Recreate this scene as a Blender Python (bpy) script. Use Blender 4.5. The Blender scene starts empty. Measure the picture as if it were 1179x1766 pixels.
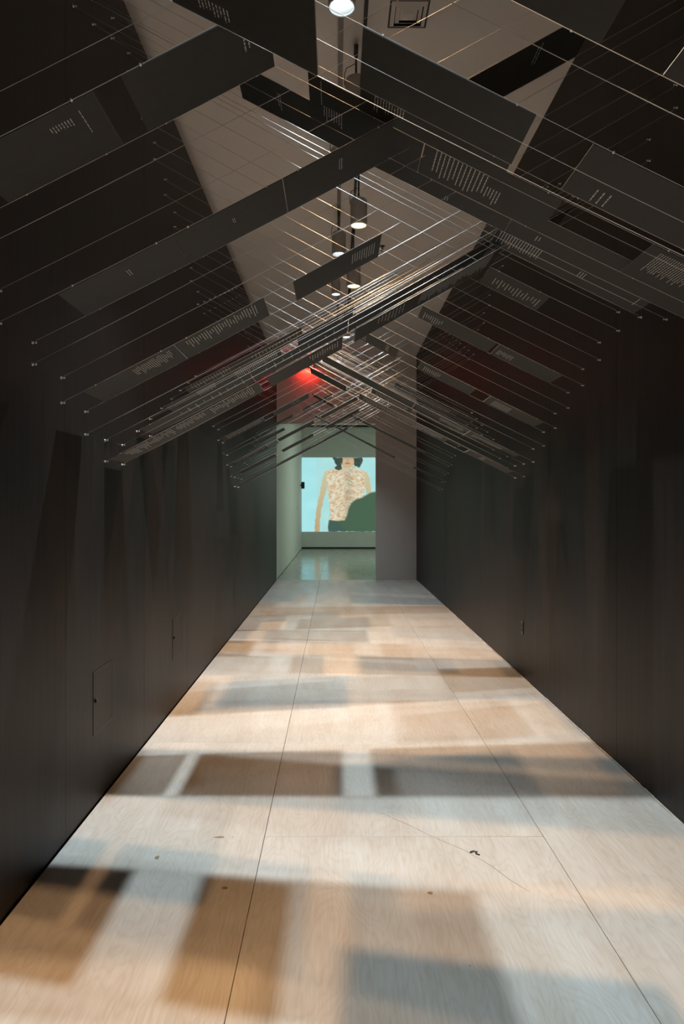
import bpy, bmesh, math, random
from mathutils import Vector, Matrix

# ------------------------------------------------------------------ camera, world, exposure
F = 1190.0            # focal length in pixels of the 1179 x 1766 frame
VX, VY = 579.0, 873.0  # vanishing point of the corridor
EYE = 1.45            # camera height
sc = bpy.context.scene
cam_data = bpy.data.cameras.new('camera')
cam = bpy.data.objects.new('camera', cam_data)
sc.collection.objects.link(cam)
cam.location = (0, 0, EYE)
cam.rotation_euler = (math.radians(90), 0, 0)
cam_data.sensor_fit = 'VERTICAL'
cam_data.sensor_height = 36.0
cam_data.lens = 36.0 * F / 1766.0
cam_data.shift_x = (589.5 - VX) / 1766.0
cam_data.shift_y = (VY - 883.0) / 1766.0
cam_data.clip_start = 0.02
cam_data.clip_end = 200
sc.camera = cam
world = bpy.data.worlds.new('world')
sc.world = world
world.use_nodes = True
world.node_tree.nodes['Background'].inputs[0].default_value = (0.5, 0.5, 0.55, 1)
world.node_tree.nodes['Background'].inputs[1].default_value = 0.02
sc.view_settings.view_transform = 'Standard'
sc.view_settings.look = 'None'
sc.view_settings.exposure = 0.0
sc.view_settings.gamma = 1.0
sc.view_settings.use_curve_mapping = False
WARM = (1.0, 0.60, 0.30)
COOL = (0.74, 0.91, 1.0)
RX, RW = 0.03, 0.19    # x of the cool and of the warm lighting track
# (x, depth, height above eye, body diameter, colour name, watts, label)
LAMPS = [
    (RX, 3.51, 2.54, .140, 'cool', 205, 'large cool white cylinder spotlight at the top edge of the photo, nearest of all'),
    (RX, 6.90, 2.52, .140, 'cool', 150, 'cool white cylinder spotlight with a cable loop, below left of the big warm one'),
    (RX - .03, 8.30, 2.55, .105, 'cool', 90, 'small cool white spotlight seen just under the floating short panel'),
    (RX + .13, 10.4, 2.55, .115, 'cool', 60, 'farthest cool white spotlight seen in the slot of the long diagonal panels'),
    (RW, 5.75, 2.34, .140, 'warm', 140, 'large warm white cylinder spotlight in the middle of the ceiling, nearest warm one'),
    (RW, 7.40, 2.36, .150, 'warm', 110, 'warm white spotlight farther back, half hidden behind the floating short panel'),
]
# spotlights of the same two tracks above and behind the camera and behind the panels, one added past them
LAMPS_OUT = [
    (RX, 1.10, 2.54, .14, 'cool', 120), (RW, 2.45, 2.40, .14, 'warm', 70), (RW, 0.80, 2.40, .14, 'warm', 150),
    (RW, 9.05, 2.40, .14, 'warm', 100), (RX, 12.1, 2.54, .14, 'cool', 60),  # the cool one is added to brighten the pier and floor end
    (RW - .06, 4.45, 2.54, .14, 'warm', 135), (RX, 5.30, 2.53, .14, 'cool', 120),
]
LAMP_SCALE = 2.15

random.seed(7)
XL, XR = -1.167, 1.586
D1, D2 = 13.6, 23.6
CEIL = 2.98 + EYE
NEAR = -2.6
COL = sc.collection

# ------------------------------------------------------------------ helpers
def tag(o, label=None, cat=None, group=None, kind=None):
    if label: o['label'] = label
    if cat: o['category'] = cat
    if group: o['group'] = group
    if kind: o['kind'] = kind
    return o

def link_mesh(name, bm, mat, parent=None):
    me = bpy.data.meshes.new(name)
    bm.normal_update()
    bm.to_mesh(me); bm.free()
    for m in (mat if isinstance(mat, (list, tuple)) else [mat]):
        me.materials.append(m)
    o = bpy.data.objects.new(name, me)
    COL.objects.link(o)
    if parent: o.parent = parent
    return o

def empty(name, loc=(0, 0, 0)):
    o = bpy.data.objects.new(name, None)
    COL.objects.link(o); o.location = loc
    o.empty_display_size = .1
    return o

def box(bm, x0, x1, y0, y1, z0, z1, mi=0):
    v = [bm.verts.new((x, y, z)) for x in (x0, x1) for y in (y0, y1) for z in (z0, z1)]
    for f in ((0, 1, 3, 2), (4, 6, 7, 5), (0, 4, 5, 1), (2, 3, 7, 6), (0, 2, 6, 4), (1, 5, 7, 3)):
        fc = bm.faces.new([v[i] for i in f]); fc.material_index = mi
    return v

def bevel(bm, off, seg=1):
    bmesh.ops.recalc_face_normals(bm, faces=bm.faces)
    bmesh.ops.bevel(bm, geom=list(bm.edges), offset=off, segments=seg, affect='EDGES')

def lathe(bm, prof, n=32, cx=0, cy=0, mi=0):
    rings = []
    for r, z in prof:
        if r < 1e-6:
            rings.append([bm.verts.new((cx, cy, z))])
        else:
            rings.append([bm.verts.new((cx + r * math.cos(2 * math.pi * k / n), cy + r * math.sin(2 * math.pi * k / n), z)) for k in range(n)])
    for a, b in zip(rings, rings[1:]):
        for k in range(n):
            k2 = (k + 1) % n
            if len(a) == 1 and len(b) == 1: continue
            if len(a) == 1: f = bm.faces.new((a[0], b[k2], b[k]))
            elif len(b) == 1: f = bm.faces.new((a[k], a[k2], b[0]))
            else: f = bm.faces.new((a[k], a[k2], b[k2], b[k]))
            f.material_index = mi; f.smooth = True

def tube(bm, pts, r, n=6):
    rings = []
    for i, p in enumerate(pts):
        p = Vector(p)
        d = (Vector(pts[min(i + 1, len(pts) - 1)]) - Vector(pts[max(i - 1, 0)])).normalized()
        up = Vector((0, 1, 0)) if abs(d.y) < .9 else Vector((0, 0, 1))
        a = d.cross(up).normalized(); b = d.cross(a).normalized()
        rings.append([bm.verts.new(p + a * r * math.cos(2 * math.pi * k / n) + b * r * math.sin(2 * math.pi * k / n)) for k in range(n)])
    for A, B in zip(rings, rings[1:]):
        for k in range(n):
            f = bm.faces.new((A[k], A[(k + 1) % n], B[(k + 1) % n], B[k])); f.smooth = True
    bm.faces.new(rings[0][::-1]); bm.faces.new(rings[-1])

# ------------------------------------------------------------------ materials
def mat(name, col, rough=.5, metal=0, spec=.5, emit=None, estr=0):
    m = bpy.data.materials.new(name); m.use_nodes = True
    b = m.node_tree.nodes['Principled BSDF']
    b.inputs['Base Color'].default_value = (*col, 1)
    b.inputs['Roughness'].default_value = rough
    b.inputs['Metallic'].default_value = metal
    b.inputs['Specular IOR Level'].default_value = spec
    if emit:
        b.inputs['Emission Color'].default_value = (*emit, 1)
        b.inputs['Emission Strength'].default_value = estr
    return m

def nodes(m):
    return m.node_tree.nodes, m.node_tree.links, m.node_tree.nodes['Principled BSDF']

def noisy(name, c1, c2, scale=(1, 1, 1), nscale=8, rough=.6, detail=6, bump=.05, spec=.5, bscale=None):
    m = mat(name, c1, rough, spec=spec)
    N, L, B = nodes(m)
    tc = N.new('ShaderNodeTexCoord'); mp = N.new('ShaderNodeMapping')
    mp.inputs['Scale'].default_value = scale
    L.new(tc.outputs['Object'], mp.inputs['Vector'])
    no = N.new('ShaderNodeTexNoise'); no.inputs['Scale'].default_value = nscale; no.inputs['Detail'].default_value = detail
    L.new(mp.outputs[0], no.inputs['Vector'])
    r = N.new('ShaderNodeValToRGB')
    r.color_ramp.elements[0].position = .3; r.color_ramp.elements[0].color = (*c1, 1)
    r.color_ramp.elements[1].position = .7; r.color_ramp.elements[1].color = (*c2, 1)
    L.new(no.outputs['Fac'], r.inputs[0]); L.new(r.outputs[0], B.inputs['Base Color'])
    if bump:
        bp = N.new('ShaderNodeBump'); bp.inputs['Strength'].default_value = bump; bp.inputs['Distance'].default_value = .01
        L.new(no.outputs['Fac'], bp.inputs['Height']); L.new(bp.outputs[0], B.inputs['Normal'])
    return m

def ply_floor(name, light, dark, rough):
    m = mat(name, light, rough)
    N, L, B = nodes(m)
    tc = N.new('ShaderNodeTexCoord'); oi = N.new('ShaderNodeObjectInfo')
    off = N.new('ShaderNodeVectorMath'); off.operation = 'SCALE'
    L.new(oi.outputs['Random'], off.inputs['Scale']); off.inputs[0].default_value = (37, 91, 13)
    add = N.new('ShaderNodeVectorMath'); add.operation = 'ADD'
    L.new(tc.outputs['Object'], add.inputs[0]); L.new(off.outputs[0], add.inputs[1])
    mp = N.new('ShaderNodeMapping'); mp.inputs['Scale'].default_value = (2.6, .75, 1)
    L.new(add.outputs[0], mp.inputs['Vector'])
    n1 = N.new('ShaderNodeTexNoise'); n1.inputs['Scale'].default_value = 1.6; n1.inputs['Detail'].default_value = 3.5; n1.inputs['Roughness'].default_value = .45
    L.new(mp.outputs[0], n1.inputs['Vector'])
    mul = N.new('ShaderNodeMath'); mul.operation = 'MULTIPLY'; mul.inputs[1].default_value = 26
    L.new(n1.outputs['Fac'], mul.inputs[0])
    fr = N.new('ShaderNodeMath'); fr.operation = 'FRACT'; L.new(mul.outputs[0], fr.inputs[0])
    rp = N.new('ShaderNodeValToRGB')
    e = rp.color_ramp.elements
    e[0].position = 0; e[0].color = (.0, .0, .0, 1); e[1].position = 1; e[1].color = (0, 0, 0, 1)
    for p, v in ((.35, .25), (.62, 1), (.78, .25)):
        q = e.new(p); q.color = (v, v, v, 1)
    L.new(fr.outputs[0], rp.inputs[0])
    # fine fibre
    mp2 = N.new('ShaderNodeMapping'); mp2.inputs['Scale'].default_value = (60, 3, 1)
    L.new(add.outputs[0], mp2.inputs['Vector'])
    n2 = N.new('ShaderNodeTexNoise'); n2.inputs['Scale'].default_value = 2; n2.inputs['Detail'].default_value = 5
    L.new(mp2.outputs[0], n2.inputs['Vector'])
    # broad tone
    mp3 = N.new('ShaderNodeMapping'); mp3.inputs['Scale'].default_value = (3.0, .55, 1)
    L.new(add.outputs[0], mp3.inputs['Vector'])
    n3 = N.new('ShaderNodeTexNoise'); n3.inputs['Scale'].default_value = 1.8; n3.inputs['Detail'].default_value = 4
    L.new(mp3.outputs[0], n3.inputs['Vector'])
    def mul_(a, k):
        q = N.new('ShaderNodeMath'); q.operation = 'MULTIPLY'; q.inputs[1].default_value = k
        L.new(a, q.inputs[0]); return q.outputs[0]
    def add_(a, b):
        q = N.new('ShaderNodeMath'); q.operation = 'ADD'
        L.new(a, q.inputs[0]); L.new(b, q.inputs[1]); return q.outputs[0]
    tot = add_(add_(mul_(rp.outputs[0], .10), mul_(n2.outputs['Fac'], .40)), mul_(n3.outputs['Fac'], .65))
    rr = N.new('ShaderNodeValToRGB')
    rr.color_ramp.elements[0].position = .35; rr.color_ramp.elements[0].color = (*light, 1)
    rr.color_ramp.elements[1].position = 1.0; rr.color_ramp.elements[1].color = (*dark, 1)
    L.new(tot, rr.inputs[0])
    # little dark specks and scuffs
    vo = N.new('ShaderNodeTexVoronoi'); vo.inputs['Scale'].default_value = 5.5
    L.new(add.outputs[0], vo.inputs['Vector'])
    lt = N.new('ShaderNodeMath'); lt.operation = 'LESS_THAN'; lt.inputs[1].default_value = .018
    L.new(vo.outputs['Distance'], lt.inputs[0])
    mx = N.new('ShaderNodeMixRGB'); mx.inputs[2].default_value = (.10, .07, .05, 1)
    L.new(mul_(lt.outputs[0], .75), mx.inputs[0]); L.new(rr.outputs[0], mx.inputs[1])
    L.new(mx.outputs[0], B.inputs['Base Color'])
    rg = N.new('ShaderNodeMapRange'); rg.inputs['To Min'].default_value = rough - .08; rg.inputs['To Max'].default_value = rough + .10
    L.new(n3.outputs['Fac'], rg.inputs['Value']); L.new(rg.outputs[0], B.inputs['Roughness'])
    bp = N.new('ShaderNodeBump'); bp.inputs['Strength'].default_value = .05; bp.inputs['Distance'].default_value = .003
    L.new(tot, bp.inputs['Height']); L.new(bp.outputs[0], B.inputs['Normal'])
    return m

M = {}
M['ply'] = ply_floor('pale birch plywood', (.68, .65, .605), (.43, .335, .25), .34)
M['far_floor'] = ply_floor('polished grey floor', (.38, .38, .35), (.31, .31, .29), .16)
M['under'] = mat('dark joint', (.09, .065, .05), .9)
M['edge'] = noisy('raw plywood edge', (.75, .70, .62), (.45, .36, .28), (1, 8, 1), 20, .8)
M['stain'] = noisy('dark stained plywood', (.0100, .0072, .0066), (.0235, .0165, .0145), (14, 14, .5), 3.0, .50, 8, .03, .30)
M['ceil'] = noisy('warm grey painted ceiling', (.86, .78, .72), (.88, .81, .75), (1, 1, 1), 3, .85, 3, 0)
M['plaster'] = noisy('warm grey painted wall', (.78, .70, .65), (.80, .73, .68), (1, 1, 1), 4, .8, 3, 0)
M['white_wall'] = noisy('off white painted wall', (.62, .64, .60), (.66, .68, .63), (1, 1, 1), 4, .7, 3, 0)
M['board'] = noisy('black card panel', (.030, .031, .0285), (.037, .038, .035), (1, 1, 1), 30, .62, 4, 0, .35)
M['board_end_lit'] = mat('pale lit panel end', (.42, .42, .40), .5)  # light on the panel ends put into a paler colour
M['print'] = mat('white printed text', (.62, .63, .62), .7)
M['wire'] = mat('steel wire', (.70, .70, .70), .38, .5)
M['clip'] = mat('nickel clip', (.75, .75, .73), .3, .8)
M['lamp_body'] = mat('grey lamp enamel', (.50, .47, .43), .45)
M['lamp_rim'] = mat('pale lamp rim', (.75, .75, .75), .3, .3)
M['track'] = mat('dark track', (.045, .043, .040), .5)
M['track_light'] = mat('pale track', (.36, .33, .30), .5)
M['cool_e'] = mat('cool lamp glow', (0, 0, 0), .5, emit=(.80, .95, 1.0), estr=9)
M['warm_e'] = mat('warm lamp glow', (0, 0, 0), .5, emit=(1.0, .78, .42), estr=4)
M['black'] = mat('black plastic', (.012, .012, .012), .4)
M['white'] = mat('white plastic', (.6, .6, .58), .5)
M['red_e'] = mat('red sign glow', (.1, .01, .01), .4, emit=(1.0, .03, .02), estr=6)

# ------------------------------------------------------------------ floor
def sheet(parent, x0, x1, y0, y1, z, m, name='plywood_sheet', g=.0012, th=.018):
    bm = bmesh.new()
    box(bm, x0 + g, x1 - g, y0 + g, y1 - g, z - th, z)
    bevel(bm, .0010)
    return link_mesh(name, bm, m, parent)

bm = bmesh.new(); box(bm, XL - .3, XR + .3, NEAR, D1, -.10, -.018)
floor = tag(link_mesh('floor', bm, M['under']), kind='structure')
S1, S2 = -.313, .911
def strip(x0, x1, ys):
    for a, b in zip(ys, ys[1:]):
        if b > a: sheet(floor, x0, x1, max(a, NEAR), min(b, D1), 0, M['ply'])
strip(S1, S2, [-1.85, .59, 3.03, 5.47, 7.91, 10.35, 12.79, 13.6])
strip(XL + .006, S1, [-3.08, -.64, 1.80, 4.24, 6.68, 9.12, 11.56, 13.6])
strip(S2, XR - .010, [-3.08, -.64, 1.80, 4.24, 6.68, 9.12, 11.56, 13.6])
bm = bmesh.new(); box(bm, XL - .2, 4.2, D1, D2 + .2, -.10, -.018)
floor2 = tag(link_mesh('floor', bm, M['under']), kind='structure')
for a, b in ((13.6, 15.2), (15.2, 17.64), (17.64, 20.08), (20.08, 23.6)):
    for x0, x1 in ((XL, S1), (S1, S2), (S2, S2 + 1.22), (S2 + 1.22, 4.0)):
        sheet(floor2, x0, x1, a, b, 0, M['far_floor'], 'floor_panel', .001)
# chipped pale edge of the floor sheets along the right wall
bm = bmesh.new()
y = 0.0
rnd = random.Random(3)
while y < 13.5:
    L_ = rnd.uniform(.05, .22)
    w = rnd.uniform(.004, .010)
    box(bm, XR - w - .004, XR - .0015, y, y + L_, 0.0, rnd.uniform(.002, .006))
    y += L_
tag(link_mesh('trim_1', bm, M['edge']), kind='structure')

# ------------------------------------------------------------------ walls
def wall_side(name, x, out, top, y0, y1, ys, m):
    bm = bmesh.new()
    box(bm, min(x + out * .02, x + out * .14), max(x + out * .02, x + out * .14), y0, y1, -.05, top - .01)
    w = tag(link_mesh(name, bm, M['under']), kind='structure')
    for a, b in zip(ys, ys[1:]):
        bm = bmesh.new()
        box(bm, min(x, x + out * .019), max(x, x + out * .019), a + .0008, b - .0008, .004, top)
        bevel(bm, .0007)
        link_mesh('wall_panel', bm, m, w)
    return w
def wall_runs(y0, y1, start, step=1.22):
    ys = [y0]; v = start
    while v < y1:
        if v > y0 + .05: ys.append(v)
        v += step
    ys.append(y1); return ys
LT, RT = EYE + 2.78, EYE + 2.975
WL = wall_side('wall_left', XL, -1, LT, NEAR, D1, wall_runs(NEAR, D1, -1.9), M['stain'])
WR = wall_side('wall_right', XR, 1, RT, NEAR, D1, wall_runs(NEAR, D1, -2.2), M['stain'])
bm = bmesh.new(); box(bm, -3.2, 3.6, NEAR - .1, D1 + .15, CEIL, CEIL + .12)
tag(link_mesh('ceiling', bm, M['ceil']), kind='structure')
bm = bmesh.new(); box(bm, -3.2, 3.6, NEAR - .22, NEAR - .1, -.1, CEIL + .12)
tag(link_mesh('wall_back_added', bm, M['plaster']), kind='structure')  # unseen wall added behind the camera to hold the light in
bm = bmesh.new(); box(bm, -3.35, -3.2, NEAR - .2, D1 + .15, -.1, CEIL + .12)
tag(link_mesh('wall_outer', bm, M['plaster']), kind='structure')
# end wall: header and pier round the opening
PX = .789
HB = EYE + 1.634
bm = bmesh.new()
box(bm, -3.2, XL, D1, D1 + .15, -.1, CEIL)
box(bm, XL, PX, D1, D1 + .15, HB, CEIL)
box(bm, PX, 4.2, D1, D1 + .15, 0, CEIL)
tag(link_mesh('wall_front', bm, M['plaster']), kind='structure')
# far room
bm = bmesh.new(); box(bm, XL - .15, XL, D1 + .15, D2, 0.012, EYE + 2.77)
tag(link_mesh('wall_far_left', bm, M['white_wall']), kind='structure')
bm = bmesh.new(); box(bm, XL - .15, 4.2, D2, D2 + .15, .05, EYE + 2.77)
tag(link_mesh('wall_far_back', bm, M['white_wall']), kind='structure')
bm = bmesh.new(); box(bm, 4.0, 4.15, D1 + .15, D2, 0, EYE + 2.77)
tag(link_mesh('wall_far_right', bm, M['white_wall']), kind='structure')
bm = bmesh.new(); box(bm, XL - .15, 4.2, D1 + .15, D2 + .15, EYE + 2.77, EYE + 2.9)
tag(link_mesh('ceiling', bm, M['ceil']), kind='structure')
bm = bmesh.new(); box(bm, XL + .01, 3.99, D2 - .02, D2 - .003, 0, .05)
tag(link_mesh('base_shadow_strip', bm, M['black']), kind='structure')  # black strip standing for the shadow gap at the wall's foot
bm = bmesh.new(); box(bm, XL + .42*0, 3.99, D2 - .05, D2 - .003, EYE + 2.70, EYE + 2.765)
tag(link_mesh('ceiling_shadow_strip', bm, M['black']), kind='structure')  # black strip standing for the shadow line under the far ceiling

# ------------------------------------------------------------------ projected film on the far wall
def px_screen(u, v):    # picture point -> film plane
    return ((u - VX) * D2 / F, (VY - v) * D2 / F + EYE)
def inside(poly, x, y):
    c = False; n = len(poly); j = n - 1
    for i in range(n):
        xi, yi = poly[i]; xj, yj = poly[j]
        if (yi > y) != (yj > y) and x < (xj - xi) * (y - yi) / (yj - yi) + xi: c = not c
        j = i
    return c
body = [(560,813),(572,809),(584,806),(589,804),(611,804),(614,808),(625,811),(633,815),(637,824),(639,840),(640,856),(636,862),(632,850),(629,838),(628,850),(627,866),(627,896),(600,900),(567,898),(569,884),(567,866),(565,848),(564,840),(562,848),(558,862),(554,876),(552,892),(551,917),(542,917),(543,898),(545,880),(549,860),(553,842),(556,824)]
torso = [(566,812),(584,808),(600,810),(614,808),(626,812),(629,822),(628,850),(627,896),(600,900),(569,896),(570,880),(567,862),(566,838),(562,822)]
face = [(588,789),(611,789),(611,797),(608,803),(601,808),(595,807),(590,802),(588,796)]
hair = [(573,789),(590,789),(590,797),(588,803),(589,809),(584,811),(579,810),(577,806),(580,803),(577,797)]
hair2 = [(609,789),(624,789),(625,796),(622,803),(619,806),(613,804),(610,801),(611,796)]
pants = [(566,897),(600,899),(640,896),(640,917),(565,917)]
shade = [(700,843),(660,846),(640,849),(630,854),(624,858),(613,861),(605,868),(601,876),(598,888),(594,897),(580,899),(600,917),(700,917)]
from mathutils import noise as mnoise
def film_colour(u, v):
    u += mnoise.noise(Vector((u * .22, v * .22, 5))) * 1.6
    v += mnoise.noise(Vector((u * .20, v * .20, 15))) * 1.2
    g = mnoise.noise(Vector((u * .05, v * .05, 3))) * .04
    sw = 1 if u > 600 else -1
    n1 = mnoise.noise(Vector(((u * .16 + sw * v * .10), v * .34 - sw * u * .16, 0))) + .35 * mnoise.noise(Vector((u * .5, v * .8, 4)))
    n2 = mnoise.noise(Vector((u * .11, v * .11, 9)))
    bg = (.42 + g, .76 + g, .76 + g)
    if u < 545: bg = (.40 + g, .80 + g, .83 + g)
    c = bg
    if inside(body, u, v):
        edge = .12 * n2
        c = (.60 + edge, .56 + edge, .38 + edge)
        if u < 562 or u > 630:
            t = (v - 810) / 105
            c = (.62 - .10 * t, .57 - .20 * t, .36 - .17 * t)
        if inside(torso, u, v):
            k = max(0, min(1, .45 + n1 * .9 + n2 * .5))
            a = (.78, .78, .62); b = (.62, .38, .18)
            c = tuple(a[i] * (1 - k) + b[i] * k for i in range(3))
            cx = math.exp(-((u - 601) / 7) ** 2) * .25
            c = tuple(q * (1 - cx) for q in c)
    if inside(face, u, v):
        c = (.62, .45, .27)
        if v < 792: c = (.50, .34, .20)
        if abs(v - 794.6) < .8 and abs(u - 599.5) < 3: c = (.38, .22, .13)
        if abs(v - 799.2) < 1.0 and abs(u - 599.5) < 4.5: c = (.42, .14, .10)
        if u < 591: c = (.42, .30, .18)
    if inside(hair, u, v) or inside(hair2, u, v):
        k = max(0, n1)
        c = (.035 + .10 * k, .055 + .10 * k, .045 + .07 * k)
    if inside(pants, u, v): c = (.05, .10, .085)
    return c
NU, NV = 256, 192
u0, u1, v0, v1 = 519.2, 690.0, 789.0, 917.0
verts = []; faces = []; cols = []
for j in range(NV + 1):
    for i in range(NU + 1):
        u = u0 + (u1 - u0) * i / NU; v = v0 + (v1 - v0) * j / NV
        x, z = px_screen(u, v)
        verts.append((x, D2 - .004, z))
for j in range(NV):
    for i in range(NU):
        a = j * (NU + 1) + i
        faces.append((a, a + NU + 1, a + NU + 2, a + 1))
for j in range(NV + 1):
    for i in range(NU + 1):
        u = u0 + (u1 - u0) * i / NU; v = v0 + (v1 - v0) * j / NV
        acc = [0, 0, 0]
        for du, dv in ((-.35, -.35), (.35, -.35), (-.35, .35), (.35, .35)):
            c = film_colour(u + du, v + dv)
            s = 1.0
            if inside(shade, u + du * 2.5, v + dv * 2.5): c = (.055, .115, .068)
            for k in range(3): acc[k] += c[k] / 4
        cols.append((*acc, 1))
me = bpy.data.meshes.new('film_projection'); me.from_pydata(verts, [], faces)
ca = me.color_attributes.new('film', 'FLOAT_COLOR', 'POINT')
ca.data.foreach_set('color', [q for c in cols for q in c])
fm = bpy.data.materials.new('projected film'); fm.use_nodes = True
N, L, B = nodes(fm)
at = N.new('ShaderNodeAttribute'); at.attribute_name = 'film'
B.inputs['Base Color'].default_value = (.05, .06, .055, 1); B.inputs['Roughness'].default_value = .8
L.new(at.outputs['Color'], B.inputs['Emission Color']); B.inputs['Emission Strength'].default_value = .95
me.materials.append(fm)
film = bpy.data.objects.new('film_projection', me); COL.objects.link(film)
tag(film, 'projected film of a bare chested long haired person on the far wall', 'projection')
# unseen area light added for the projector's stray light in the far room
def area(name, loc, rot, size, col, power, parent=None, sizey=None):
    l = bpy.data.lights.new(name, 'AREA'); l.energy = power; l.color = col; l.size = size
    if sizey: l.shape = 'RECTANGLE'; l.size_y = sizey
    o = bpy.data.objects.new(name, l); COL.objects.link(o); o.location = loc; o.rotation_euler = rot
    if parent: o.parent = parent
    return o
area('far_room_fill', (2.4, 18.2, EYE + 2.6), (0, 0, 0), 1.2, (.80, 1.0, .86), 95)

# ------------------------------------------------------------------ wires and rows
def tri(k, lo=.21, st=.1063):
    k = k % 16
    return lo + st * (k if k <= 8 else 16 - k)
def rowL(j):
    if j == -3: return (1.8175, 2.095, 1.434, .535)
    if j == -1: return (2.3725, 2.65, 1.225, .53)
    d = 2.65 + .2775 * j
    z = tri(j - 3)
    return (d, d + .2775, z + (.63 if j >= 0 else .595), .545 if j >= 0 else .53)
RN = {-8: (1.02, 1.30, 1.121, .515), -7: (1.38, 1.67, 1.019, .505), -6: (1.62, 1.90, 1.26, .515), -5: (1.90, 2.18, 1.362, .520),
      -4: (2.18, 2.46, 1.455, .517), -3: (2.50, 2.80, 1.525, .517), -2: (2.80, 3.06, 1.593, .517), -1: (3.06, 3.305, 1.68, .52)}
def rowR(i):
    if i in RN: return RN[i]
    b = 3.305 + .2775 * i
    return (b, b + .2775, tri(i - 9, .235, .1045) + .82, .533)
SAG = .016
def zrow(fam, row, x):
    d0, d1, zc, s = row
    return zc + (s if fam == 'L' else -s) * x + SAG * x * x

WIRE_R = .0009
def anchor_mesh():
    bm = bmesh.new()
    lathe(bm, [(0, 0), (.006, 0), (.0065, .002), (.0045, .004), (.003, .012), (.0042, .014), (.0042, .018), (0, .019)], 10)
    bmesh.ops.recalc_face_normals(bm, faces=bm.faces)
    me = bpy.data.meshes.new('wall_anchor'); bm.to_mesh(me); bm.free(); me.materials.append(M['clip']); return me
AM = anchor_mesh()
seen_w = set()
WIRES = []
def wire(fam, d, row):
    key = (fam, round(d, 2), round(row[2], 2))
    if key in seen_w: return
    seen_w.add(key)
    xs = [XL + .016 + (XR - XL - .032) * k / 14 for k in range(15)]
    bm = bmesh.new()
    pts = [(x, d, EYE + zrow(fam, row, x)) for x in xs]
    tube(bm, pts, .0008 if d < 3.2 else .0011, 5)
    o = link_mesh('steel_wire', bm, M['wire'])
    WIRES.append((fam, d, row[2], o))
    if fam == 'L':
        tag(o, 'thin steel wire rising from low on the left wall to high on the right wall', 'wire', 'wires rising to the right')
    else:
        tag(o, 'thin steel wire rising from low on the right wall to high on the left wall', 'wire', 'wires rising to the left')
    for x, sgn in ((XL, 1), (XR, -1)):
        a = bpy.data.objects.new('wall_anchor', AM); COL.objects.link(a); a.parent = o
        a.location = (x, d, EYE + zrow(fam, row, x)); a.rotation_euler = (0, math.radians(90 * sgn), 0)
for j in range(-4, 28):
    r = rowL(j)
    wire('L', r[0], r); wire('L', r[1], r)
for i in range(-8, 26):
    r = rowR(i)
    if i not in (-8, -7, -6, -4): wire('R', r[0], r)
    if i not in (-8, ): wire('R', r[1], r)
wire('R', 1.27, (1.0, 1.27, 1.035, .515))
wire('R', 1.30, rowR(-8))

# ------------------------------------------------------------------ hanging panels
TH = .004
def clip_mesh():
    bm = bmesh.new(); box(bm, -.0022, .0022, -.003, .004, -.0022, .0030); bevel(bm, .0006)
    me = bpy.data.meshes.new('wire_clip'); bm.to_mesh(me); bm.free(); me.materials.append(M['clip']); return me
CM = clip_mesh()
def add_text(parent, P, nb, blocks, d0, w):
    """blocks: (t0, t1, n lines, start 0..1 over the width from the front, max length 0..1, ragged 0..1)"""
    bm = bmesh.new(); r = random.Random(hash(str(blocks)) % 9999 if False else int(sum(b[0] * 977 + b[2] for b in blocks)))
    A, B_ = P
    for (t0, t1, n, s0, ln, rag) in blocks:
        for k in range(n):
            t = t0 + (t1 - t0) * (k + .5) / n
            dt = min((t1 - t0) / n * .30, .0042 / (B_ - A).length)
            l = ln * (1 - rag * r.random())
            s = s0 + (ln - l) * (.5 * r.random() if rag > .5 else 0); e = min(s + l, .97)
            while s < e:
                wl = r.uniform(.012, .045) / w * .5
                a, b = s, min(s + wl, e)
                q = []
                for tt, yy in ((t - dt / 2, a), (t + dt / 2, a), (t + dt / 2, b), (t - dt / 2, b)):
                    p = A.lerp(B_, tt) + Vector((0, yy * w, 0)) + nb * (TH / 2 + .0008)
                    q.append(bm.verts.new(p))
                bm.faces.new(q)
                s = b + .004 / w
    return tag(link_mesh('printed_text', bm, M['print'], parent), kind='stuff')

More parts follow.
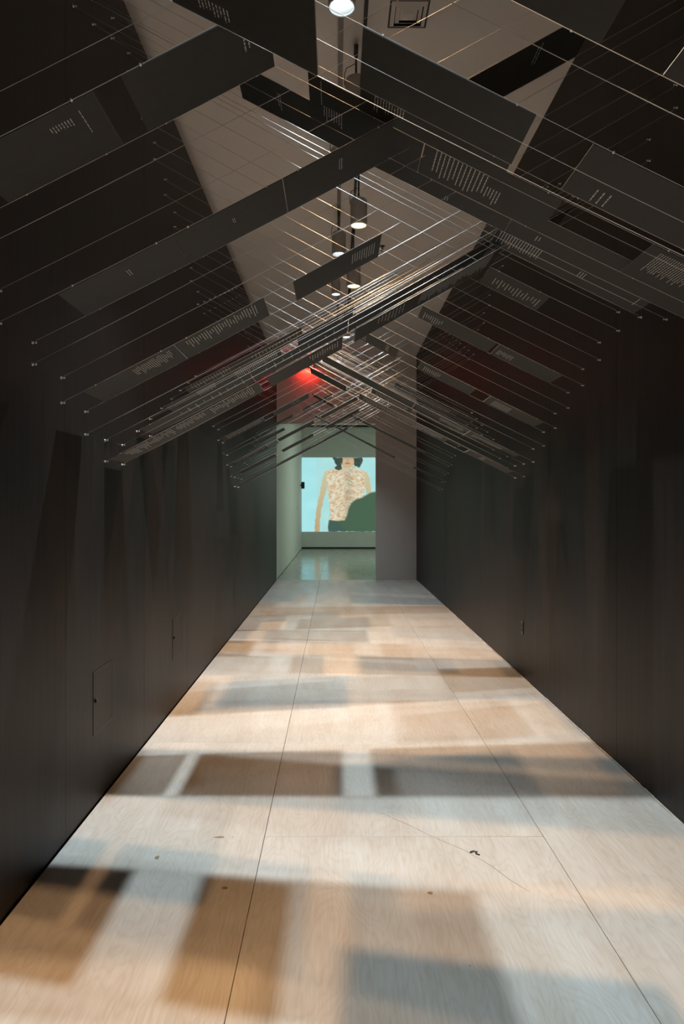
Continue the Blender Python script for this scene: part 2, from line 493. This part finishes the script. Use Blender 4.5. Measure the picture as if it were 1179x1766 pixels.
PANELS = []
def panel(fam, row, ua, ub, label, text=(), at='f', group=None, y_in=.004, end_lit=False, xs=None, drop=0):
    d0, d1, zc, s = row
    dd = d0 if at == 'f' else d1
    x0, x1 = xs if xs else ((ua - VX) * dd / F, (ub - VX) * dd / F)
    x0 = max(x0, XL + .025); x1 = min(x1, XR - .025)
    A = Vector((x0, d0 + y_in, EYE + zrow(fam, row, x0) - drop)); B_ = Vector((x1, d0 + y_in, EYE + zrow(fam, row, x1) - drop))
    w = d1 - d0 - 2 * y_in
    t = (B_ - A).normalized(); nrm = t.cross(Vector((0, 1, 0))).normalized()
    nb = nrm if nrm.z < 0 else -nrm     # underside normal
    bm = bmesh.new(); v = []
    for P in (A, B_):
        for y in (0, w):
            for h in (TH / 2, -TH / 2):
                v.append(bm.verts.new(P + Vector((0, y, 0)) + nb * h))
    for k, f in enumerate(((0, 1, 3, 2), (4, 6, 7, 5), (0, 4, 5, 1), (2, 3, 7, 6), (0, 2, 6, 4), (1, 5, 7, 3))):
        fc = bm.faces.new([v[i] for i in f]); fc.material_index = 1 if k in (0, 1) else 0
    bmesh.ops.recalc_face_normals(bm, faces=bm.faces)
    o = link_mesh('hanging_panel', bm, [M['board'], M['board_end_lit']])
    tag(o, label, 'panel', group)
    PANELS.append((fam, d0, d1, zc, label))
    if text: add_text(o, (A, B_), nb, text, d0, w)
    Ln = (B_ - A).length
    for tt in ([.06 / Ln, 1 - .06 / Ln] if Ln > .2 else [.5]):
        for y in (-.004, w + .002):
            c = bpy.data.objects.new('wire_clip', CM); COL.objects.link(c); c.parent = o
            c.location = A.lerp(B_, tt) + Vector((0, y, 0))
            c.rotation_euler = (0, -math.atan2(t.z, t.x), 0)
    return o

L_, R_ = rowL, rowR
g = None
# -- left family, near to far
panel('L', L_(-3), -70, 158, 'wide black panel cut by the left photo edge, small text at its right end', [(.60,.78,8,.20,.16,.5),(.84,.86,1,.15,.40,0)])
panel('L', L_(-3), 207, 457, 'wide black panel at upper left crossing the ceiling corner, two short text lines', [(.80,.86,2,.25,.35,.3)])
panel('L', L_(-1), 98, 296, 'lower left segment of the long black panel running up from the left wall', [(.53,.57,2,.28,.2,.1)])
panel('L', L_(-1), 297, 486, 'middle segment of the long black panel running up from the left wall', [(.50,.53,2,.35,.16,.2)])
panel('L', L_(-1), 487, 679, 'upper segment of the long black panel under the big crossing panels', [(.50,.54,2,.25,.40,.3)])
panel('L', L_(-1), 800, 1040, 'black panel rising to the right near the top right ceiling corner', [(.55,.60,2,.1,.45,.6)])
panel('L', L_(1), 143, 299, 'lower left segment of the broad panel beside the left wall with two columns of text', [(.50,.93,20,.08,.55,.6)])
panel('L', L_(1), 299.6, 454, 'upper segment of the broad panel beside the left wall, square end over the ceiling edge', [(.10,.90,28,.05,.6,.7)])
panel('L', L_(1), 505, 658, 'short black panel floating alone below the two round spotlights', [(.66,.94,10,.22,.50,.25)])
panel('L', L_(3), 180, 445, 'long text covered panel starting at the lowest wires of the left wall', [(.08,.40,26,.05,.7,.8),(.42,.62,16,.05,.6,.7),(.66,.95,22,.05,.75,.7)])
panel('L', L_(3), 459, 590, 'panel segment left of the slot where the farthest cool spotlight shows', [(.55,.95,12,.1,.6,.7)])
panel('L', L_(3), 613, 866, 'dark panel rising from the spotlight slot to the right wall, lowest of the parallel pair', [(.15,.35,8,.1,.7,.5),(.45,.95,34,.05,.8,.4)])
panel('L', L_(3), 935, 986, 'small end of a black panel seen through the opening among the right hand panels')
panel('L', L_(5), 236, 430, 'second lowest long panel of the left bundle, sparse ticks of text', [(.30,.95,9,.2,.5,.8)])
panel('L', L_(5), 431, 600, 'second lowest panel of the left bundle where it passes below the ceiling gap', [(.1,.9,9,.2,.5,.8)])
panel('L', L_(5), 601, 850, 'dark panel rising to the right wall, upper of the parallel pair', [(.2,.8,8,.3,.5,.8)])
panel('L', L_(7), 281, 399, 'lower left segment of the third left bundle panel, text block in its middle', [(.45,.72,14,.1,.7,.4)])
panel('L', L_(7), 399.5, 481, 'text filled segment of the left bundle just left of the small ceiling gap', [(.02,.92,24,.1,.8,.3)])
panel('L', L_(7), 511, 609, 'plain dark segment of the left bundle just right of the small ceiling gap', [(.75,.84,3,.1,.6,.4)])
panel('L', L_(9), 317, 398, 'lower segment of the topmost panel in the left bundle', [(.1,.95,14,.1,.6,.5)])
panel('L', L_(9), 398.5, 519, 'topmost panel of the left bundle ending in a square end before the ceiling', [(.25,.95,14,.2,.6,.7)])
panel('L', L_(15), 381, 452, 'small distant panel with dense text near the left wall, above the far doorway', [(.1,.95,20,.1,.8,.4)])
panel('L', L_(15), 469, 531, 'plain distant panel crossing the red glow at upper left of the doorway', [(.5,.75,4,.2,.5,.5)])
panel('L', L_(17), 395, 458, 'distant panel with text low beside the left wall, left of the doorway edge', [(.1,.95,18,.1,.8,.4)])
panel('L', L_(17), 478, 540, 'plain dark distant panel crossing the top left corner of the far doorway')
panel('L', L_(17), 553, 618, 'dark distant panel above the middle of the far doorway')
panel('L', L_(18), 412, 473, 'thin distant panel low on the left wall behind the doorway edge')
panel('L', L_(18), 485, 539, 'short thin distant panel inside the doorway to the left of the film')
panel('L', L_(18), 562, 620, 'thin dark distant panel touching the top line of the far doorway')
panel('L', L_(19), 402, 600, 'lowest distant panel, a long thin strip seen edge on across the doorway')
panel('L', L_(27), 461, 504, 'small teal lit panel far back beside the doorway edge')
panel('L', L_(27), 521, 572, 'small distant panel in front of the red lit end wall', [(.2,.8,4,.1,.6,.4)])
panel('L', L_(25), 445, 489, 'small dark panel far back on the left beneath the teal one')
panel('L', L_(23), 440, 478, 'tiny dark panel far back at the left wall, below the other far ones')
# -- right family
panel('R', R_(-8), 0, 0, 'black panel cut by the top edge of the photo at upper right', [(.02,.45,9,.93,.03,0)], xs=(.13, .497))
panel('R', R_(-8), 0, 0, 'black panel with a pale end in the top right corner of the photo', xs=(.6146, 1.2))
panel('R', R_(-7), 299, 548, 'black panel across the top left of the nearest spotlight, slanted text near its left end', [(.20,.42,9,.74,.17,.4)], at='b')
panel('R', R_(-5), 626.5, 925.4, 'broad black panel beside the ceiling vent with a glinting upper edge')
panel('R', R_(-5), 1024, 1300, 'broad panel with a bright pale left end at the right side of the photo', [(.17,.30,3,.66,.32,.6)])
panel('R', R_(-4), 625, 900, 'panel under the broad one by the ceiling vent, block of eleven short text lines', [(.09,.30,11,.50,.36,.55)])
panel('R', R_(-3), 531, 736, 'black panel left of centre below the nearest spotlight, small block of text lines', [(.10,.12,1,.05,.50,0),(.12,.30,8,.55,.35,.4)])
panel('R', R_(-3), 738, 971, 'panel with the largest dense block of text, right of the picture centre', [(.08,.50,13,.10,.80,.25),(.50,.62,5,.5,.42,.5)])
panel('R', R_(-3), 1127, 1330, 'panel with a dense text block cut by the right edge of the photo', [(.10,.60,24,.10,.62,.3)])
panel('R', R_(-2), 404, 640, 'very dark panel crossing left of centre under the nearest spotlight', [(.30,.33,2,.25,.5,.3)])
panel('R', R_(-2), 641, 895, 'plain panel whose lower edge borders the bright ceiling patch right of centre', [(.55,.58,2,.78,.16,.3)])
panel('R', R_(-2), 896, 1260, 'long plain panel below the opening among the right hand panels', [(.14,.17,2,.6,.2,.3)])
panel('R', R_(0), 866, 1112, 'lowest broad panel of the right bundle ending at a wire bolt on the right wall', [(.02,.30,16,.35,.58,.35),(.55,.60,3,.4,.3,.2),(.93,.95,1,.35,.35,0)], xs=(.80, 1.545))
panel('R', R_(2), 844, 948, 'single panel with stepped rows of white text beside the upper right wall', [(.15,.95,15,.30,.55,.6)])
panel('R', R_(4), 729, 856, 'left segment of the middle right panel, small text at its upper left', [(.05,.32,9,.35,.55,.6)])
panel('R', R_(4), 861.5, 970, 'right segment of the middle right panel with a pale left end', [(.05,.30,9,.35,.45,.7)])
panel('R', R_(6), 612, 688, 'short panel with striped text just right of the farthest cool spotlight', [(.03,.28,8,.15,.75,.1),(.72,.80,3,.1,.7,.1)])
panel('R', R_(6), 727, 821, 'left segment of the lower right panel beside the wall, text at its left', [(.08,.40,9,.3,.55,.6)])
panel('R', R_(6), 846, 938, 'right segment of the lower right panel with a bright text block', [(.12,.45,12,.2,.7,.1)])
panel('R', R_(8), 555, 716, 'long grey green panel running down right from above the far doorway')
panel('R', R_(8), 716.5, 807, 'middle segment of the long panel against the right wall, grey tone', [(.5,.95,14,.2,.6,.4)])
panel('R', R_(8), 811, 896, 'lower right segment of the long panel, five bands of text and a pale left end', [(.1,.7,20,.2,.6,.5)])
panel('R', R_(9), 534, 597, 'dark short panel just right of the red glow', )
panel('R', R_(9), 620, 773, 'dark panel with many text blocks crossing the pier beside the doorway', [(.05,.95,50,.15,.7,.4)])
panel('R', R_(9), 810, 886, 'lowest right panel near the wire bolts with a pale left end', [(.30,.40,3,.1,.7,.2)])
panel('R', R_(11), 642, 712, 'dark panel high above the pier, behind the long grey green one', [(.1,.9,20,.2,.6,.4)])
panel('R', R_(15), 683, 790, 'upper distant panel with faint text beside the right wall', [(.1,.9,26,.2,.6,.4)])
panel('R', R_(13), 722, 800, 'lower distant panel with faint text beside the right wall', [(.1,.9,20,.2,.6,.4)])
panel('R', R_(22), 538, 576, 'small black panel left of centre over the doorway head')
panel('R', R_(22), 604, 735, 'thin distant panel running from the doorway head over the pier')
panel('R', R_(24), 543, 682, 'thin black panel crossing the doorway head down to the pier')
panel('R', R_(24), 715, 764, 'thin dark strip at the foot of the far right wires')

# each wire that carries a panel is told apart by that panel
def short(l):
    w = l.split(',')[0].split()
    while len(w) > 11: w.pop()
    while w[-1] in ('a', 'the', 'of', 'its', 'with', 'to', 'at', 'in', 'on', 'and', 'from', 'over', 'by', 'above', 'below', 'two', 'top', 'upper', 'far', 'right', 'left', 'lower', 'near', 'round', 'parallel', 'pale', 'dark', 'up', 'down'): w.pop()
    return ' '.join(w)
for fam, d, z, o in WIRES:
    for pf, d0, d1, zc, l in PANELS:
        if pf == fam and abs(zc - z) < .012 and (abs(d - d0) < .01 or abs(d - d1) < .01):
            o['label'] = ('front' if abs(d - d0) < .01 else 'rear') + ' steel wire of the ' + short(l)
            del o['group']
            break

def ordinal(n):
    return '%d%s' % (n, 'th' if 10 <= n % 100 <= 20 else {1: 'st', 2: 'nd', 3: 'rd'}.get(n % 10, 'th'))
for fam, way in (('L', 'right'), ('R', 'left')):
    rest = sorted([w for w in WIRES if w[0] == fam and 'group' in w[3]], key=lambda w: (w[1], w[2]))
    for n, w in enumerate(rest):
        w[3]['label'] = '%s wire from the camera among the bare steel wires rising to the %s' % (ordinal(n + 1), way)

# ------------------------------------------------------------------ ceiling tracks, lamps, vent
def track(x, w, m, label):
    bm = bmesh.new()
    z = CEIL
    for a, b in ((-w / 2, -w / 2 + .006), (-w / 7, w / 7), (w / 2 - .006, w / 2)):
        box(bm, x + a, x + b, -1.5, 11.5, z - .028, z - .004)
    box(bm, x - w / 2, x + w / 2, -1.5, 11.5, z - .006, z)
    o = link_mesh('lighting_track', bm, m)
    return tag(o, label, 'track')
track(RX, .034, M['track_light'], 'pale ceiling track carrying the cool spotlights, left of the dark one')
track(RW - .01, .022, M['track'], 'dark narrow ceiling track carrying the warm spotlights')

def lamp(x, d, zb, dia, kind, power, label):
    col = COOL if kind == 'cool' else WARM
    o = empty('track_spotlight', (x, d, CEIL - .028))
    tag(o, label, 'spotlight')
    zz = zb + EYE - (CEIL - .028)
    r = dia / 2; h = .215 * dia / .14
    bm = bmesh.new()
    lathe(bm, [(0, zz + h + .004), (r * .78, zz + h + .004), (r * .93, zz + h - .004), (r, zz + h - .016), (r, zz + .002), (r * .985, zz), (r * .90, zz), (r * .86, zz + .02), (r * .80, zz + .045), (0, zz + .045)], 40)
    bmesh.ops.recalc_face_normals(bm, faces=bm.faces)
    link_mesh('housing', bm, M['lamp_body'], o)
    bm = bmesh.new()
    lathe(bm, [(r * .995, zz + .004), (r * 1.03, zz + .001), (r * 1.03, zz - .004), (r * .90, zz - .005), (r * .895, zz + .003)], 40)
    link_mesh('rim', bm, M['lamp_rim'], o)
    deep = kind == 'cool' and dia > .13
    if deep:
        bm = bmesh.new()
        lathe(bm, [(r * .90, zz + .002), (r * .78, zz + .014), (r * .66, zz + .024)], 40)
        link_mesh('reflector', bm, M['lamp_rim'], o)
    bm = bmesh.new()
    lathe(bm, [(r * .86, zz + .003), (r * .5, zz - .003), (0, zz - .004)] if not deep else [(r * .66, zz + .022), (r * .35, zz + .012), (0, zz + .010)], 40)
    g_ = link_mesh('lens', bm, M['cool_e'] if kind == 'cool' else M['warm_e'], o)
    top = zz + h
    bm = bmesh.new()
    tube(bm, [(0, 0, top), (0, 0, -.03)], .007, 10)
    link_mesh('stem', bm, M['track'], o)
    bm = bmesh.new(); box(bm, -.014, .014, -.045, .045, -.035, .0); bevel(bm, .003)
    link_mesh('track_adapter', bm, M['track'], o)
    bm = bmesh.new(); box(bm, -.010, .010, -.012, .012, top + .0, top + .03); bevel(bm, .003)
    link_mesh('swivel', bm, M['track'], o)
    bm = bmesh.new()
    tube(bm, [(-.004, 0, top + .10), (-.03, 0, top + .085), (-.062, 0, top + .07), (-r * 1.06, 0, top + .03), (-r * 1.05, 0, top - .04)], .0028, 6)
    link_mesh('power_cable', bm, M['track'], o)
    l = bpy.data.lights.new('spot', 'SPOT'); l.energy = power * LAMP_SCALE; l.color = col
    l.spot_size = math.radians(84); l.spot_blend = .9; l.shadow_soft_size = .020
    lo = bpy.data.objects.new('spot', l); COL.objects.link(lo); lo.parent = o
    lo.location = (0, 0, zz - .06)
    return o
for a in LAMPS: lamp(*a)
for k, a in enumerate(LAMPS_OUT):
    lamp(*a, '%s spotlight on the %s track, out of view %s' % (a[4], 'pale' if a[4] == 'cool' else 'dark', ['above the top edge panel', 'over the near panels', 'nearest the camera overhead', 'far back behind the panels', 'beyond the panels, added as fill', 'hidden by the crossing panels', 'hidden behind the long left panel'][k]))

def vent():
    cx, cy, h = .288 / 2 + (666 - VX) * 4.03 / F, 4.03 + .145, .145
    o = empty('ceiling_vent', (cx, cy, CEIL)); tag(o, 'square grey air vent set in the ceiling at top right of centre', 'vent')
    def ring(bm, a, b, z0, z1):
        for s in (-1, 1):
            box(bm, min(s * a, s * b), max(s * a, s * b), -a, a, z0, z1)
            box(bm, -b, b, min(s * a, s * b), max(s * a, s * b), z0, z1)
    bm = bmesh.new(); ring(bm, h, h * .82, -.006, 0); link_mesh('frame', bm, M['ceil'], o)
    bm = bmesh.new(); box(bm, -h * .82, h * .82, -h * .82, h * .82, -.0015, 0); link_mesh('duct_backing', bm, M['black'], o)
    for a in (.74, .54, .36):
        bm = bmesh.new()
        v = []
        for q, z in ((h * a, -.004), (h * (a - .16), -.018)):
            v.append([bm.verts.new((x * q, y * q, z)) for x, y in ((-1, -1), (1, -1), (1, 1), (-1, 1))])
        for k in range(4): bm.faces.new((v[0][k], v[0][(k + 1) % 4], v[1][(k + 1) % 4], v[1][k]))
        link_mesh('louver', bm, M['ceil'], o)
    bm = bmesh.new(); box(bm, -h * .2, h * .2, -h * .2, h * .2, -.02, -.016); link_mesh('centre_plate', bm, M['ceil'], o)
vent()
# sprinkler head and a wire coil on the ceiling
o = empty('sprinkler_head', ((659 - VX) * 7.9 / F, 7.9, CEIL)); tag(o, 'small dark sprinkler head on the ceiling right of the floating short panel', 'sprinkler')
bm = bmesh.new(); lathe(bm, [(0, 0), (.03, 0), (.028, -.006), (.010, -.010), (.010, -.04), (0, -.04)], 16); link_mesh('escutcheon', bm, M['track'], o)
bm = bmesh.new(); lathe(bm, [(0, -.052), (.022, -.052), (.022, -.056), (0, -.056)], 16); link_mesh('deflector', bm, M['black'], o)
for s in (-1, 1):
    bm = bmesh.new(); tube(bm, [(.009 * s, 0, -.038), (.016 * s, 0, -.045), (.004 * s, 0, -.054)], .002, 6); link_mesh('frame_arm', bm, M['track'], o)

# ------------------------------------------------------------------ wall fittings
def at_left(u, v, x=XL):
    d = (x - VX * 0) * F / (u - VX); return d, (VY - v) * d / F + EYE
def hatch(u0, v0a, v0b, u1, label, knobv):
    d0, zt = at_left(u0, v0a); _, zb = at_left(u0, v0b); d1, _ = at_left(u1, v0a)
    o = empty('access_hatch', (XL, (d0 + d1) / 2, zb)); tag(o, label, 'hatch')
    w = (d1 - d0) / 2; hh = zt - zb
    g_ = .004
    bm = bmesh.new()
    box(bm, 0, .0022, -w, -w + g_, 0, hh); box(bm, 0, .0022, w - g_ * 1.6, w, 0, hh)
    box(bm, 0, .0022, -w, w, 0, g_); box(bm, 0, .0022, -w, w, hh - g_, hh)
    link_mesh('shadow_gap', bm, M['black'], o)
    bm = bmesh.new(); box(bm, .0001, .0012, -w + g_, w - g_, g_, hh - g_); link_mesh('hatch_door', bm, M['stain'], o)
    _, zk = at_left(u0, knobv)
    bm = bmesh.new(); lathe(bm, [(0, 0), (.010, 0), (.010, .006), (.007, .008), (0, .008)], 16)
    for vv in bm.verts: vv.co = Vector((vv.co.z + .003, vv.co.x - w + .028, vv.co.y + zk - zb))
    bmesh.ops.recalc_face_normals(bm, faces=bm.faces)
    link_mesh('latch', bm, M['black'], o)
hatch(160.5, 1160, 1269, 194, 'nearer and larger flush access hatch in the dark left wall', 1211)
hatch(297.5, 1067, 1139, 313.5, 'farther and smaller flush access hatch in the dark left wall', 1101)
# outlet on the right wall
d = XR * F / (900.5 - VX)
zo = (VY - 1082) * d / F + EYE
o = empty('wall_outlet', (XR, d, zo)); tag(o, 'small black socket plate low on the dark right wall', 'outlet')
bm = bmesh.new(); box(bm, -.005, 0, -.035, .035, -.057, .057); bevel(bm, .0015); link_mesh('cover_plate', bm, M['black'], o)
for s in (-1, 1):
    bm = bmesh.new(); box(bm, -.008, -.0045, -.016, .016, s * .02 - .014, s * .02 + .014); bevel(bm, .0015); link_mesh('socket', bm, M['under'], o)
# fittings in the far room
d = XL * F / (512.3 - VX); z = (VY - 876.5) * d / F + EYE
o = empty('light_switch', (XL, d, z)); tag(o, 'white light switch on the pale wall inside the doorway', 'switch')
bm = bmesh.new(); box(bm, 0, .008, -.04, .04, -.06, .06); bevel(bm, .002); link_mesh('cover_plate', bm, M['white'], o)
bm = bmesh.new(); box(bm, .008, .016, -.008, .008, -.015, .015); link_mesh('toggle', bm, M['white'], o)
d = XL * F / (517.6 - VX); z = (VY - 837) * d / F + EYE
o = empty('wall_speaker', (XL, d, z)); tag(o, 'small black device on the pale wall at the left edge of the film', 'speaker')
bm = bmesh.new(); box(bm, .03, .14, -.06, .06, -.11, .11); bevel(bm, .012); link_mesh('housing', bm, M['black'], o)
bm = bmesh.new(); box(bm, 0, .04, -.02, .02, -.02, .02); link_mesh('bracket', bm, M['black'], o)

# exit sign on the header
sx = (531.5 - VX) * D1 / F; sz = EYE + 2.80
o = empty('exit_sign', (sx, D1, sz)); tag(o, 'glowing red exit sign high on the end wall, mostly behind panels', 'sign')
bm = bmesh.new(); box(bm, -.16, .16, -.055, -.001, -.095, .10); bevel(bm, .006); link_mesh('housing', bm, M['white'], o)
bm = bmesh.new()
def stroke(x0, z0, x1, z1, t=.016):
    a = Vector((x0, -.0575, z0)); b = Vector((x1, -.0575, z1)); n = (b - a).normalized().cross(Vector((0, 1, 0))) * t / 2
    bm.faces.new([bm.verts.new(p) for p in (a - n, a + n, b + n, b - n)])
H_ = .055
for s in (((-.12, -H_), (-.12, H_)), ((-.12, -H_), (-.075, -H_)), ((-.12, 0), (-.08, 0)), ((-.12, H_), (-.075, H_)),
          ((-.055, -H_), (0, H_)), ((-.055, H_), (0, -H_)), ((.028, -H_), (.028, H_)), ((.08, -H_), (.08, H_)), ((.05, H_), (.11, H_))):
    stroke(s[0][0], s[0][1], s[1][0], s[1][1])
link_mesh('letters', bm, M['red_e'], o)
bm = bmesh.new(); box(bm, -.15, .15, -.05, -.006, -.104, -.096); link_mesh('lower_lamp', bm, M['red_e'], o)
area('sign_glow', (0, -.06, -.12), (math.radians(38), 0, 0), .28, (1.0, .02, .01), 3.0, o, .08)

# scratch and stains on the plywood
def floor_pt(u, v, z=.0004):
    d = EYE * F / (v - VY)
    return Vector(((u - VX) * d / F, d, z))
bm = bmesh.new()
sp = [floor_pt(u, v) for u, v in ((655, 1401), (702, 1422), (752, 1446), (800, 1466), (845, 1492), (880, 1518), (912, 1538))]
for a, b in zip(sp, sp[1:]):
    n = (b - a).normalized().cross(Vector((0, 0, 1))) * .0009
    bm.faces.new([bm.verts.new(p) for p in (a - n, b - n, b + n, a + n)])
link_mesh('scratch', bm, mat('scratch brown', (.22, .15, .10), .8), floor)
MS = mat('brown stain', (.30, .21, .11), .6)
rs = random.Random(5)
for u, v, ru, rv in ((378, 1444, .026, .010), (271, 1479, .012, .020), (388, 1532, .014, .012), (742, 1540, .014, .012)):
    c = floor_pt(u, v); bm = bmesh.new()
    bm.faces.new([bm.verts.new(c + Vector((ru * math.cos(k * .785) * rs.uniform(.6, 1.1), rv * math.sin(k * .785) * rs.uniform(.6, 1.1), 0))) for k in range(8)])
    link_mesh('stain', bm, MS, floor)

# black scrap on the floor
d = EYE * F / (1472 - VY)
bm = bmesh.new()
x = (818 - VX) * d / F
tube(bm, [(x - .018, d + .004, .003), (x - .004, d + .012, .005), (x + .012, d + .006, .004), (x + .004, d - .006, .003), (x + .018, d - .016, .003)], .003, 6)
tag(link_mesh('floor_scrap', bm, M['black']), 'small curled black scrap lying on the pale floor', 'scrap')
